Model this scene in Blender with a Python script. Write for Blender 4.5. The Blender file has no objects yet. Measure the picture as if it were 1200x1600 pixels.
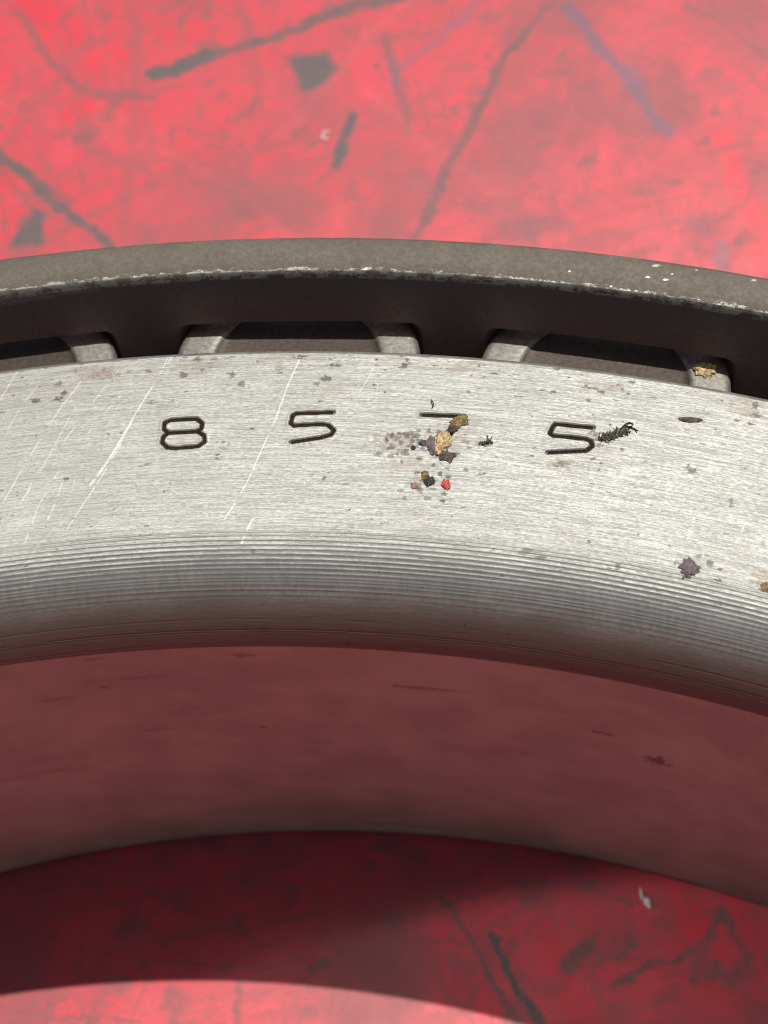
import bpy, bmesh, math, random
import numpy as np
from mathutils import Matrix, Vector, noise as mnoise

random.seed(7)
rng = np.random.default_rng(7)
MM = 0.001
R_ = math.radians

# ------------------------------------------------------------------ camera
CAM = dict(cx=0.0, cy=74.3026, cz=160.2459, pitch=1.1153, yaw=-0.4641, roll=-0.1908, f=2803.36)
_cp, _sp = math.cos(CAM['pitch']), math.sin(CAM['pitch'])
FW = np.array([math.sin(CAM['yaw']) * _cp, math.cos(CAM['yaw']) * _cp, -_sp])
_rt = np.cross(FW, [0, 0, 1.0]); _rt /= np.linalg.norm(_rt)
_up = np.cross(_rt, FW)
_c, _s = math.cos(CAM['roll']), math.sin(CAM['roll'])
RT = _rt * _c + _up * _s
UP = _up * _c - _rt * _s
ORG = np.array([CAM['cx'], CAM['cy'], CAM['cz']])


def at(x, y, z=0.0):
    """photo pixel (1200x1600) -> point in mm on the horizontal plane z"""
    d = FW + RT * (x - 600) / CAM['f'] - UP * (y - 800) / CAM['f']
    return ORG + d * ((z - ORG[2]) / d[2])


scene = bpy.context.scene
camd = bpy.data.cameras.new('camera')
cam = bpy.data.objects.new('camera', camd)
scene.collection.objects.link(cam)
m = Matrix(((RT[0], UP[0], -FW[0], ORG[0] * MM), (RT[1], UP[1], -FW[1], ORG[1] * MM),
            (RT[2], UP[2], -FW[2], ORG[2] * MM), (0, 0, 0, 1)))
cam.matrix_world = m
camd.sensor_fit = 'VERTICAL'
camd.sensor_height = 24.0
camd.lens = CAM['f'] / 1600 * 24.0
camd.clip_start = 0.005
camd.clip_end = 50
camd.dof.use_dof = True
camd.dof.focus_distance = 0.121
camd.dof.aperture_fstop = 42
scene.camera = cam

# ------------------------------------------------------------------ light
SUN_EL, SUN_AZ = 70.3, 23.0          # degrees; azimuth clockwise from +Y
world = bpy.data.worlds.new('World')
scene.world = world
world.use_nodes = True
wn = world.node_tree
wn.nodes.clear()
sky = wn.nodes.new('ShaderNodeTexSky')
sky.sky_type = 'NISHITA'
sky.sun_disc = False
sky.sun_elevation = R_(SUN_EL)
sky.sun_rotation = R_(SUN_AZ)
sky.air_density = 0.8
sky.dust_density = 4.0
sky.ozone_density = 0.6
bg = wn.nodes.new('ShaderNodeBackground')
bg.inputs['Strength'].default_value = 0.05
wo = wn.nodes.new('ShaderNodeOutputWorld')
wn.links.new(sky.outputs[0], bg.inputs[0])
wn.links.new(bg.outputs[0], wo.inputs[0])

sd = bpy.data.lights.new('sun', 'SUN')
sd.energy = 5.0
sd.angle = R_(0.53)
sd.color = (1.0, 0.965, 0.90)
sun = bpy.data.objects.new('sun', sd)
scene.collection.objects.link(sun)
sdir = Vector((math.sin(R_(SUN_AZ)) * math.cos(R_(SUN_EL)), math.cos(R_(SUN_AZ)) * math.cos(R_(SUN_EL)), math.sin(R_(SUN_EL))))
sun.rotation_euler = sdir.to_track_quat('Z', 'Y').to_euler()
sun.location = (0, 0.3, 0.6)

vs = scene.view_settings
scene.display_settings.display_device = 'sRGB'
vs.view_transform = 'Standard'
vs.look = 'None'
vs.gamma = 1.0
vs.exposure = -0.12
vs.use_curve_mapping = False
scene.cycles.max_bounces = 8
scene.cycles.diffuse_bounces = 4
scene.cycles.glossy_bounces = 5
scene.cycles.blur_glossy = 0.2
scene.cycles.sample_clamp_indirect = 0.0
scene.cycles.use_denoising = True
scene.cycles.filter_width = 1.1
scene.cycles.use_guiding = True
scene.cycles.guiding_training_samples = 64

COL = scene.collection

# ------------------------------------------------------------------ helpers

def _lat(ix, iy, seed):
    n = (ix.astype(np.int64) * 374761393 + iy.astype(np.int64) * 668265263 + seed * 974634777) & 0xFFFFFFFF
    n = ((n ^ (n >> 13)) * 1274126177) & 0xFFFFFFFF
    n = (n ^ (n >> 16)) & 0xFFFFFFFF
    return n / 4294967295.0


def vnoise(x, y, seed=0):
    ix, iy = np.floor(x), np.floor(y)
    fx, fy = x - ix, y - iy
    fx = fx * fx * (3 - 2 * fx); fy = fy * fy * (3 - 2 * fy)
    a, b = _lat(ix, iy, seed), _lat(ix + 1, iy, seed)
    c, d = _lat(ix, iy + 1, seed), _lat(ix + 1, iy + 1, seed)
    return (a * (1 - fx) + b * fx) * (1 - fy) + (c * (1 - fx) + d * fx) * fy


def fbm(x, y, seed=0, o=4):
    t = np.zeros_like(x); amp = 0.5; s = 0
    for k in range(o):
        t += amp * vnoise(x * 2 ** k, y * 2 ** k, seed + k * 17); s += amp; amp *= .55
    return t / s


def sstep(a, b, x):
    t = np.clip((x - a) / (b - a), 0, 1)
    return t * t * (3 - 2 * t)


def seg_dist(X, Y, pts):
    """distance to polyline, and position along it 0..1"""
    best = np.full(X.shape, 1e9); tt = np.zeros(X.shape)
    n = len(pts) - 1
    for i in range(n):
        ax, ay = pts[i]; bx, by = pts[i + 1]
        dx, dy = bx - ax, by - ay
        L2 = dx * dx + dy * dy + 1e-12
        t = np.clip(((X - ax) * dx + (Y - ay) * dy) / L2, 0, 1)
        d = np.hypot(X - ax - t * dx, Y - ay - t * dy)
        k = d < best
        best = np.where(k, d, best); tt = np.where(k, (i + t) / n, tt)
    return best, tt


def stroke(F, X, Y, px, w, s, z=0.0, soft=1.0, mode=max):
    """add a stroke given in photo pixels onto field F (world mm coordinates X, Y)"""
    P = [tuple(at(x, y, z)[:2]) for x, y in px]
    wm = w / 19.0 * (1.0 if z > 10 else 1.15 if px[0][1] > 1290 else 1.65)
    xs = [p[0] for p in P]; ys = [p[1] for p in P]
    mg = wm * 2 + 1
    sel = (X > min(xs) - mg) & (X < max(xs) + mg) & (Y > min(ys) - mg) & (Y < max(ys) + mg)
    if not sel.any():
        return
    d, t = seg_dist(X[sel], Y[sel], P)
    d = d + (fbm(X[sel] * 1.1 + 7, Y[sel] * 1.1, 301, 5) - .5) * min(wm, 1.2) * .6
    s = s * (.78 + .44 * fbm(X[sel] * .8, Y[sel] * .8, 305, 3))
    v = np.minimum(1.0, s * 1.22) * (1 - sstep(wm * .5 * (1 - .6 * soft), wm * .5 * (1 + .7 * soft), d))
    F[sel] = np.maximum(F[sel], v)


def polyblob(F, X, Y, px, s, z=0.0, soft=0.3):
    P = np.array([at(x, y, z)[:2] for x, y in px])
    mg = 2
    sel = (X > P[:, 0].min() - mg) & (X < P[:, 0].max() + mg) & (Y > P[:, 1].min() - mg) & (Y < P[:, 1].max() + mg)
    x, y = X[sel], Y[sel]
    ins = np.zeros(x.shape, bool)
    j = len(P) - 1
    for i in range(len(P)):
        xi, yi = P[i]; xj, yj = P[j]
        c = ((yi > y) != (yj > y)) & (x < (xj - xi) * (y - yi) / (yj - yi + 1e-12) + xi)
        ins ^= c
        j = i
    d, _ = seg_dist(x, y, [tuple(p) for p in P] + [tuple(P[0])])
    sdist = np.where(ins, -d, d)
    F[sel] = np.maximum(F[sel], s * (1 - sstep(-soft, soft, sdist)))


def grid_mesh(name, V, nr, nc, close_c=False, attrs=None, close_r=False, flip=False):
    """V: (nr, nc, 3) array in mm"""
    me = bpy.data.meshes.new(name)
    idx = np.arange(nr * nc).reshape(nr, nc)
    r0 = idx if close_r else idx[:-1]
    r1 = np.roll(idx, -1, 0) if close_r else idx[1:]
    if close_c:
        a, b = r0, np.roll(r0, -1, 1); d, c = r1, np.roll(r1, -1, 1)
    else:
        a, b = r0[:, :-1], r0[:, 1:]; d, c = r1[:, :-1], r1[:, 1:]
    F = np.stack([a, b, c, d], -1).reshape(-1, 4)
    if flip:
        F = F[:, ::-1]
    nf = len(F)
    me.vertices.add(nr * nc)
    me.vertices.foreach_set('co', (V.reshape(-1, 3) * MM).astype(np.float32).ravel())
    me.loops.add(nf * 4)
    me.loops.foreach_set('vertex_index', F.astype(np.int32).ravel())
    me.polygons.add(nf)
    me.polygons.foreach_set('loop_start', np.arange(0, nf * 4, 4, dtype=np.int32))
    me.update(calc_edges=True)
    me.polygons.foreach_set('use_smooth', np.ones(nf, bool))
    for k, v in (attrs or {}).items():
        at_ = me.attributes.new(k, 'FLOAT', 'POINT')
        at_.data.foreach_set('value', v.astype(np.float32).ravel())
    me.validate()
    return me


def link(name, me, mat=None, parent=None):
    o = bpy.data.objects.new(name, me)
    COL.objects.link(o)
    if mat is not None:
        me.materials.clear(); me.materials.append(mat)
    if parent is not None:
        o.parent = parent
    return o


def tag(o, label, cat, group=None):
    o['label'] = label; o['category'] = cat
    if group: o['group'] = group
    return o


class NT:
    """tiny node builder"""
    def __init__(self, name):
        self.mat = bpy.data.materials.new(name)
        self.mat.use_nodes = True
        self.t = self.mat.node_tree
        self.t.nodes.clear()
        self.out = self.t.nodes.new('ShaderNodeOutputMaterial')
        self.b = self.t.nodes.new('ShaderNodeBsdfPrincipled')
        self.t.links.new(self.b.outputs[0], self.out.inputs[0])

    def n(self, typ, **kw):
        nd = self.t.nodes.new(typ)
        for k, v in kw.items():
            if k.startswith('i_'):
                key = k[2:]
                key = int(key) if key.isdigit() else key.replace('_', ' ')
                self.set(nd.inputs[key], v)
            else:
                setattr(nd, k, v)
        return nd

    def set(self, inp, v):
        if isinstance(v, bpy.types.NodeSocket):
            self.t.links.new(v, inp)
        else:
            inp.default_value = v

    def math(self, op, a, b=None, c=None, clamp=False):
        nd = self.t.nodes.new('ShaderNodeMath'); nd.operation = op; nd.use_clamp = clamp
        self.set(nd.inputs[0], a)
        if b is not None: self.set(nd.inputs[1], b)
        if c is not None: self.set(nd.inputs[2], c)
        return nd.outputs[0]

    def ramp(self, x, lo, hi, a=0.0, b=1.0):
        nd = self.t.nodes.new('ShaderNodeMapRange'); nd.interpolation_type = 'SMOOTHSTEP'
        self.set(nd.inputs[0], x)
        nd.inputs[1].default_value = lo; nd.inputs[2].default_value = hi
        nd.inputs[3].default_value = a; nd.inputs[4].default_value = b
        return nd.outputs[0]

    def mix(self, f, a, b):
        nd = self.t.nodes.new('ShaderNodeMix'); nd.data_type = 'RGBA'
        self.set(nd.inputs[0], f)
        for i, v in ((6, a), (7, b)):
            if isinstance(v, (tuple, list)): v = (*v[:3], 1)
            self.set(nd.inputs[i], v)
        return nd.outputs[2]

    def mixf(self, f, a, b):
        nd = self.t.nodes.new('ShaderNodeMix'); nd.data_type = 'FLOAT'
        self.set(nd.inputs[0], f); self.set(nd.inputs[2], a); self.set(nd.inputs[3], b)
        return nd.outputs[0]

    def noise(self, vec, scale, detail=4, rough=.55, dist=0.0):
        nd = self.t.nodes.new('ShaderNodeTexNoise')
        self.set(nd.inputs['Vector'], vec)
        nd.inputs['Scale'].default_value = scale
        nd.inputs['Detail'].default_value = detail
        nd.inputs['Roughness'].default_value = rough
        nd.inputs['Distortion'].default_value = dist
        return nd.outputs[0]

    def coords(self):
        """object coordinates in mm, plus polar (arc length, radius, z)"""
        tc = self.n('ShaderNodeTexCoord')
        sc = self.n('ShaderNodeVectorMath', operation='SCALE'); self.t.links.new(tc.outputs['Object'], sc.inputs[0])
        sc.inputs['Scale'].default_value = 1000.0
        p = sc.outputs[0]
        sx = self.n('ShaderNodeSeparateXYZ'); self.t.links.new(p, sx.inputs[0])
        x, y, z = sx.outputs
        r = self.math('SQRT', self.math('ADD', self.math('MULTIPLY', x, x), self.math('MULTIPLY', y, y)))
        arc = self.math('MULTIPLY', self.math('ARCTAN2', x, y), 125.0)
        return p, x, y, z, r, arc

    def vec(self, x, y, z):
        nd = self.n('ShaderNodeCombineXYZ')
        for i, v in enumerate((x, y, z)): self.set(nd.inputs[i], v)
        return nd.outputs[0]

    def attr(self, name):
        nd = self.n('ShaderNodeAttribute', attribute_name=name)
        return nd.outputs['Fac']

    def bump(self, h, dist, strength=1.0, normal=None):
        nd = self.n('ShaderNodeBump')
        self.set(nd.inputs['Strength'], strength)
        nd.inputs['Distance'].default_value = dist
        self.set(nd.inputs['Height'], h)
        if normal is not None: self.set(nd.inputs['Normal'], normal)
        return nd.outputs[0]

    def P(self, **kw):
        for k, v in kw.items():
            key = k.replace('_', ' ')
            if isinstance(v, (tuple, list)) and len(v) == 3: v = (*v, 1)
            self.set(self.b.inputs[key], v)
        return self.mat


# ------------------------------------------------------------------ materials

def mat_floor():
    n = NT('worn_red_paint')
    p, x, y, z, r, arc = n.coords()
    dark, purple, red, pale = n.attr('grime'), n.attr('violet'), n.attr('deep_red'), n.attr('pale')
    big = n.noise(p, 0.045, 4, .6)
    mid = n.noise(p, 0.22, 6, .66, .6)
    fine = n.noise(p, 2.2, 4, .6)
    base = n.mix(n.ramp(mid, .30, .72), (0.58, 0.042, 0.062), (0.40, 0.056, 0.068))
    base = n.mix(n.ramp(big, .35, .65, 0, .5), base, (0.61, 0.050, 0.076))
    base = n.mix(n.ramp(fine, .46, .70, 0, .45), base, (0.28, 0.052, 0.058))
    base = n.mix(n.math('MULTIPLY', red, .85), base, (0.60, 0.024, 0.044))
    base = n.mix(n.math('MULTIPLY', pale, .5), base, (0.68, .105, .12))
    gm = n.math('MULTIPLY', dark, n.ramp(fine, .25, .6, .80, 1.0), clamp=True)
    base = n.mix(gm, base, (0.080, 0.078, 0.078))
    base = n.mix(purple, base, (0.15, 0.085, 0.13))
    rough = n.mixf(gm, n.ramp(mid, .3, .7, .42, .55), .6)
    h = n.math('ADD', n.math('MULTIPLY', fine, .25), n.math('MULTIPLY', n.noise(p, 9.0, 3, .6), .12))
    nrm = n.bump(h, 0.00005, .4)
    return n.P(Base_Color=base, Roughness=rough, Normal=nrm, Specular_IOR_Level=.48)


def mat_ring():
    n = NT('ground_bearing_steel')
    p, x, y, z, r, arc = n.coords()
    dirt, scr, rust, bare = n.attr('dirt'), n.attr('scratch'), n.attr('rust'), n.attr('bore')
    prof = n.math('SUBTRACT', r, z)          # runs across the profile on face, fillet and bore alike
    v_st = n.vec(n.math('MULTIPLY', arc, .40), n.math('MULTIPLY', prof, 9.0), n.math('MULTIPLY', z, .05))
    streak = n.noise(v_st, 1.0, 4, .65)
    v_s2 = n.vec(n.math('MULTIPLY', arc, .12), n.math('MULTIPLY', prof, 2.2), 3.7)
    streak2 = n.noise(v_s2, 1.0, 3, .6)
    v_sp = n.vec(n.math('MULTIPLY', arc, 2.6), n.math('MULTIPLY', prof, 12.5), n.math('MULTIPLY', z, 1.0))
    speck = n.noise(v_sp, 1.0, 3, .7)
    cloud = n.noise(p, .16, 4, .6)
    v = n.math('ADD', n.math('MULTIPLY', streak, .45), n.math('MULTIPLY', speck, .55))
    base = n.mix(n.ramp(v, .36, .64), (.250, .252, .236), (.405, .406, .384))
    base = n.mix(n.ramp(streak2, .40, .7, 0, .30), base, (.235, .234, .22))
    base = n.mix(n.ramp(cloud, .40, .68, 0, .30), base, (.245, .24, .222))
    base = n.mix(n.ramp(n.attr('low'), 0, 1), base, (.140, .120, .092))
    base = n.mix(n.math('MULTIPLY', scr, .6), base, (.66, .66, .62))
    base = n.mix(n.math('MULTIPLY', rust, n.ramp(speck, .38, .60, .15, .85)), base, (.17, .10, .045))
    base = n.mix(n.math('MULTIPLY', dirt, n.ramp(speck, .30, .55, .45, 1.0)), base, (.050, .036, .026))
    bore_c = n.mix(n.ramp(cloud, .3, .7), (.43, .475, .375), (.32, .35, .28))
    bore_c = n.mix(n.ramp(streak, .40, .75, 0, .25), bore_c, (.25, .24, .20))
    bore_c = n.mix(dirt, bore_c, (.07, .035, .03))
    base = n.mix(bare, base, bore_c)
    rough = n.mixf(n.ramp(v, .36, .64), .66, .52)
    rough = n.mixf(scr, rough, .42)
    rough = n.mixf(bare, rough, .50)
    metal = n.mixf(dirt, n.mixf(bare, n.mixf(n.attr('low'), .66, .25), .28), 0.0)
    h = n.math('ADD', n.math('MULTIPLY', streak, .6), n.math('MULTIPLY', speck, .5))
    nrm = n.bump(h, 0.00006, n.mixf(bare, .6, .40))
    return n.P(Base_Color=base, Roughness=rough, Metallic=metal, Normal=nrm)


def mat_cage():
    n = NT('dark_stamped_cage_steel')
    p, x, y, z, r, arc = n.coords()
    fine = n.noise(p, 3.2, 5, .65)
    mid = n.noise(p, .5, 4, .6)
    top = n.ramp(z, 54.02, 54.25)
    edge = n.ramp(r, 142.25, 141.40)          # towards the inner lip
    wv = n.noise(n.vec(n.math('MULTIPLY', arc, 1.1), n.math('MULTIPLY', r, 2.2), z), 1.0, 6, .8)
    wear = n.math('MULTIPLY', n.ramp(n.math('ADD', wv, n.math('MULTIPLY', edge, .20)), .66, .74), n.ramp(z, 53.75, 54.0))
    wear = n.math('MULTIPLY', wear, n.ramp(edge, .25, .75, 0, .8))
    specks = None
    for i, (cx_, cy_, w_, h_) in enumerate(((1025, 415, 20, 7), (1012, 433, 10, 5), (1040, 437, 13, 5), (1178, 438, 13, 5), (1050, 428, 7, 4), (1088, 422, 6, 4),
                                            (955, 447, 8, 4), (890, 424, 6, 4))):
        c = at(cx_, cy_, 54.5)
        e = (RT[:2] / np.linalg.norm(RT[:2]))
        dx, dy = n.math('SUBTRACT', x, float(c[0])), n.math('SUBTRACT', y, float(c[1]))
        a_ = n.math('MULTIPLY', n.math('ADD', n.math('MULTIPLY', dx, float(e[0])), n.math('MULTIPLY', dy, float(e[1]))), 38.0 / w_ * 1.3)
        b_ = n.math('MULTIPLY', n.math('ADD', n.math('MULTIPLY', dx, float(-e[1])), n.math('MULTIPLY', dy, float(e[0]))), 34.0 / h_ * 1.3)
        q = n.math('SQRT', n.math('ADD', n.math('MULTIPLY', a_, a_), n.math('MULTIPLY', b_, b_)))
        m_ = n.ramp(n.math('ADD', q, n.math('MULTIPLY', n.noise(p, 6.0, 3), 1.2)), 1.45, 1.05)
        specks = m_ if specks is None else n.math('MAXIMUM', specks, m_)
    base = n.mix(n.ramp(fine, .32, .68), (.112, .096, .076), (.134, .117, .092))
    base = n.mix(n.ramp(mid, .35, .7, 0, .4), base, (.095, .078, .066))
    w2 = n.math('MAXIMUM', wear, specks)
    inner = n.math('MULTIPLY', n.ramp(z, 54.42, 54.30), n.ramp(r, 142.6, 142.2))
    base = n.mix(inner, base, n.mix(n.ramp(fine, .32, .68), (.150, .100, .090), (.180, .122, .110)))  # bounce light painted in: inner wall coloured lighter and warmer
    base = n.mix(w2, base, (.50, .48, .42))
    rough = n.mixf(w2, n.ramp(fine, .3, .7, .72, .62), .42)
    nrm = n.bump(n.math('ADD', fine, n.math('MULTIPLY', n.noise(p, 7.0, 2), .35)), 0.00006, .6)
    return n.P(Base_Color=base, Roughness=rough, Metallic=n.mixf(w2, .25, .85), Normal=nrm, Specular_IOR_Level=.4)


def mat_roller(name, a, b, rough):
    n = NT(name)
    p, x, y, z, r, arc = n.coords()
    fine = n.noise(p, 2.6, 4, .65)
    st = n.noise(p, .7, 3, .6)
    base = n.mix(n.ramp(fine, .35, .65), a, b)
    base = n.mix(n.ramp(st, .55, .75, 0, .4), base, (.14, .115, .08))
    nrm = n.bump(fine, 0.00005, .6)
    return n.P(Base_Color=base, Roughness=rough, Metallic=.8, Normal=nrm)


def mat_crumb(name, a, b, rough=.8, scale=4.0, spec=.3):
    n = NT(name)
    p, *_ = n.coords()
    f = n.noise(p, scale, 4, .7)
    return n.P(Base_Color=n.mix(n.ramp(f, .35, .65), a, b), Roughness=rough, Normal=n.bump(f, .0001, .7), Specular_IOR_Level=spec)


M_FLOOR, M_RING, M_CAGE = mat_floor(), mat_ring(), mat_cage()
M_ROLL = mat_roller('roller_ground_steel', (.27, .262, .235), (.40, .388, .345), .55)
M_DISH = mat_roller('roller_end_recess_steel', (.088, .072, .062), (.115, .096, .084), .55)
M_INK = mat_crumb('oxide_in_stamped_stroke', (.016, .009, .006), (.036, .023, .017), .9, 6, .08)

# ------------------------------------------------------------------ work surface
RF = 0.2


def floor_axis(lo, hi, step, far):
    mid = np.arange(lo, hi + 1e-6, step)
    a = lo - np.geomspace(.8, far, 26)[::-1]
    b = hi + np.geomspace(.8, far, 26)
    return np.concatenate([a, mid, b])


fx = floor_axis(-108, 22, .22, 1600)
fy = floor_axis(78, 232, .22, 1600)
X, Y = np.meshgrid(fx, fy)
# irregular edges: the marks are looked up through a small noise warp
WX = X + (fbm(X * .35, Y * .35, 3) - .5) * 1.5 + (fbm(X * 1.6, Y * 1.6, 5) - .5) * .7
WY = Y + (fbm(X * .35, Y * .35, 9) - .5) * 1.5 + (fbm(X * 1.6, Y * 1.6, 11) - .5) * .7
grime = np.zeros(X.shape); violet = np.zeros(X.shape); deep = np.zeros(X.shape); pale = np.zeros(X.shape)
G = lambda px, w, s, soft=1.0: stroke(grime, WX, WY, px, w, s, 0, soft)
G([(240, 115), (270, 110), (300, 97), (325, 88)], 24, .92, .5)
G([(300, 97), (335, 84), (370, 72), (430, 58), (480, 38)], 14, .7)
G([(480, 30), (520, 18), (570, 6), (640, -10)], 19, .72)
G([(0, 240), (30, 262), (60, 290), (90, 318), (130, 350), (172, 382)], 16, .75, .7)
polyblob(grime, WX, WY, [(12, 392), (28, 352), (52, 318), (70, 326), (70, 384)], 1.0, 0, .75)
polyblob(grime, WX, WY, [(446, 84), (512, 80), (532, 104), (500, 134), (474, 148)], 1.0, 0, .75)
G([(480, 130), (490, 170), (520, 180)], 60, .32)
G([(527, 262), (530, 235), (547, 200), (553, 178)], 14, .78, .6)
G([(35, 20), (60, 75), (90, 110), (125, 138), (155, 150), (235, 152)], 15, .48)
G([(865, -5), (815, 55), (780, 100), (750, 160), (720, 220), (700, 260), (680, 310), (652, 372)], 14, .62)
G([(598, 50), (615, 110), (628, 150), (636, 205)], 15, .45)
G([(1070, 5), (1130, 40), (1170, 65), (1210, 92)], 11, .45)
for cx_, cy_, rr, ss in ((850, 115, 18, .38), (848, 222, 20, .45), (908, 145, 18, .3), (915, 120, 14, .25), (1110, 115, 24, .4),
                         (1130, 135, 28, .28), (780, 320, 44, .38), (812, 357, 44, .5), (862, 350, 22, .45), (905, 310, 22, .3),
                         (735, 320, 26, .3), (132, 215, 26, .5), (212, 250, 36, .33), (270, 320, 30, .25), (650, 318, 26, .35),
                         (1020, 290, 34, .25), (1098, 350, 30, .3), (470, 205, 18, .35), (410, 225, 20, .22), (350, 300, 24, .2),
                         (1170, 370, 18, .3), (590, 335, 30, .3), (475, 350, 22, .3), (720, 105, 22, .25), (800, 210, 22, .18),
                         (440, 180, 26, .2), (1195, 280, 26, .3), (925, 380, 24, .25)):
    G([(cx_ - rr * .25, cy_ + 1), (cx_ + rr * .3, cy_ - 2)], rr, ss)
for pl, w, s in (([(205, 0), (215, 100), (205, 250), (196, 372)], 17, .27), ([(375, 5), (395, 90), (412, 170)], 16, .26),
                 ([(330, 0), (318, 25)], 18, .4), ([(285, 5), (280, 0)], 14, .4), ([(450, 240), (400, 290), (330, 355)], 13, .26),
                 ([(425, 40), (440, 120), (455, 200)], 16, .2), ([(48, 110), (70, 250), (78, 330)], 18, .2),
                 ([(135, 230), (200, 255), (225, 245)], 16, .3), ([(620, 330), (560, 360)], 14, .2), ([(700, 120), (640, 170)], 16, .2),
                 ([(1045, 60), (1040, 200), (1020, 250)], 14, .14), ([(600, 200), (560, 250), (540, 300)], 14, .2)):
    G(pl, w, s)
V_ = lambda px, w, s: stroke(violet, WX, WY, px, w, s, 0, 1.0)
V_([(880, 5), (920, 50), (960, 100), (1000, 150), (1043, 208)], 15, .60)
V_([(990, 110), (1003, 150)], 12, .4)
V_([(750, 0), (700, 50), (660, 85), (622, 108)], 13, .36)
V_([(1120, 385), (1130, 410)], 18, .5)
V_([(1085, 345), (1100, 360)], 16, .25)
V_([(610, 95), (620, 130)], 14, .35)
D_ = lambda px, w, s: stroke(deep, WX, WY, px, w, s, 0, 1.0)
D_([(1125, 212), (1155, 290), (1180, 350), (1200, 420)], 26, .7)
D_([(60, 0), (90, 40)], 60, .8); D_([(150, 100), (185, 90)], 40, .8); D_([(110, 180), (130, 165)], 26, .7); D_([(5, 280), (15, 330)], 34, .6)
D_([(1060, 1380), (1090, 1440), (1040, 1460)], 44, .7); D_([(730, 1540), (760, 1570)], 50, .7); D_([(880, 1540), (930, 1600)], 34, .6)
D_([(1130, 1400), (1180, 1460)], 30, .5); D_([(850, 1450), (870, 1500)], 30, .5); D_([(30, 1440), (40, 1480)], 60, .4)
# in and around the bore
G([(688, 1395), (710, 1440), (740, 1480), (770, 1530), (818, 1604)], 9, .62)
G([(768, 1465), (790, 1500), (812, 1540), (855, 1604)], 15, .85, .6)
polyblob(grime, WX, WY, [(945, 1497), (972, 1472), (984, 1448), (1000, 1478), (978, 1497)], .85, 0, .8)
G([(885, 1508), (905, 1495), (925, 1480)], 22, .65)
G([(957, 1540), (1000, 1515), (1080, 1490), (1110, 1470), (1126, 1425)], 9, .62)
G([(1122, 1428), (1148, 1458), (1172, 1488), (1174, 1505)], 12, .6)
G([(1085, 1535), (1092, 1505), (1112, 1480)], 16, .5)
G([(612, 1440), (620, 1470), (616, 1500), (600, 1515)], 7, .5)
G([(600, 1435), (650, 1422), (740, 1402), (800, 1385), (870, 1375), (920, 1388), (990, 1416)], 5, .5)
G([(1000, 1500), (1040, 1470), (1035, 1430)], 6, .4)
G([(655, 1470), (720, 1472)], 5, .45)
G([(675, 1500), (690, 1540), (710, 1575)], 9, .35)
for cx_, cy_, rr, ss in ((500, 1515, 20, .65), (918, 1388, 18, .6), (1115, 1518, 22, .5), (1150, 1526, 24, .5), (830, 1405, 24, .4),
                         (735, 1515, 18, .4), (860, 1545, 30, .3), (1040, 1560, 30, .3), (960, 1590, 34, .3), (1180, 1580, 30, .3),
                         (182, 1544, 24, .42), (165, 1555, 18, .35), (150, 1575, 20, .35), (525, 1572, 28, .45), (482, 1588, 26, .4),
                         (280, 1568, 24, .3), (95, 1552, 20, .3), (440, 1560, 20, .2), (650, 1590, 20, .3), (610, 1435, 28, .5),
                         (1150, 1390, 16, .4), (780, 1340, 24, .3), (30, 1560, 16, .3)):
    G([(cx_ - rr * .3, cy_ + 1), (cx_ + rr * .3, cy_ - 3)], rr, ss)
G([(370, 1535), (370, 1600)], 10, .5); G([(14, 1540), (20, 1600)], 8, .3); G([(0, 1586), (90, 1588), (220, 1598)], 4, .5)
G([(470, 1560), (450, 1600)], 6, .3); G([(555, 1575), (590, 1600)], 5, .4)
# a web of faint scuffs, random
for k in range(70):
    a = rng.uniform(0, math.pi); L = rng.uniform(8, 55)
    cx_, cy_ = rng.uniform(-108, 22), rng.uniform(80, 230)
    bend = rng.uniform(-.4, .4)
    pts = [(cx_ + math.cos(a + bend * t) * L * t, cy_ + math.sin(a + bend * t) * L * t) for t in (0, .33, .66, 1)]
    w = rng.uniform(.25, .9)
    d, _ = seg_dist(WX, WY, pts) if k < 70 else (None, None)
    F_ = grime if rng.random() < .75 else pale
    np.maximum(F_, rng.uniform(.14, .40) * (1 - sstep(w * .3, w * 1.5, d)), out=F_)
for k in range(60):
    a = rng.uniform(0, math.pi); L = rng.uniform(4, 22)
    cx_, cy_ = rng.uniform(-60, 18), rng.uniform(82, 116)
    pts = [(cx_, cy_), (cx_ + math.cos(a) * L, cy_ + math.sin(a) * L)]
    d, _ = seg_dist(WX, WY, pts)
    np.maximum(grime, rng.uniform(.15, .5) * (1 - sstep(.05, .22, d)), out=grime)
for k in range(130):
    a = rng.uniform(0, math.pi); L = rng.uniform(3, 40)
    cx_, cy_ = rng.uniform(-105, 20), (rng.uniform(80, 118) if k % 2 else rng.uniform(138, 228))
    pts = [(cx_, cy_), (cx_ + math.cos(a) * L * .5, cy_ + math.sin(a) * L * .5 + rng.uniform(-.6, .6)), (cx_ + math.cos(a) * L, cy_ + math.sin(a) * L)]
    xs = [p_[0] for p_ in pts]; ys = [p_[1] for p_ in pts]
    i0, i1 = np.searchsorted(fx, min(xs) - 1), np.searchsorted(fx, max(xs) + 1)
    j0, j1 = np.searchsorted(fy, min(ys) - 1), np.searchsorted(fy, max(ys) + 1)
    sub = (slice(j0, j1), slice(i0, i1))
    d, _ = seg_dist(X[sub], Y[sub], pts)
    F_ = grime if k % 5 < 4 else pale
    F_[sub] = np.maximum(F_[sub], rng.uniform(.2, .6) * (1 - sstep(.06, .26, d)) * (.4 + .6 * vnoise(X[sub] * 1.3, Y[sub] * 1.3, k)))
patch = fbm(X * .09, Y * .09, 21, 5)
grime = np.maximum(grime, sstep(.46, .74, patch) * .50)
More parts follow.
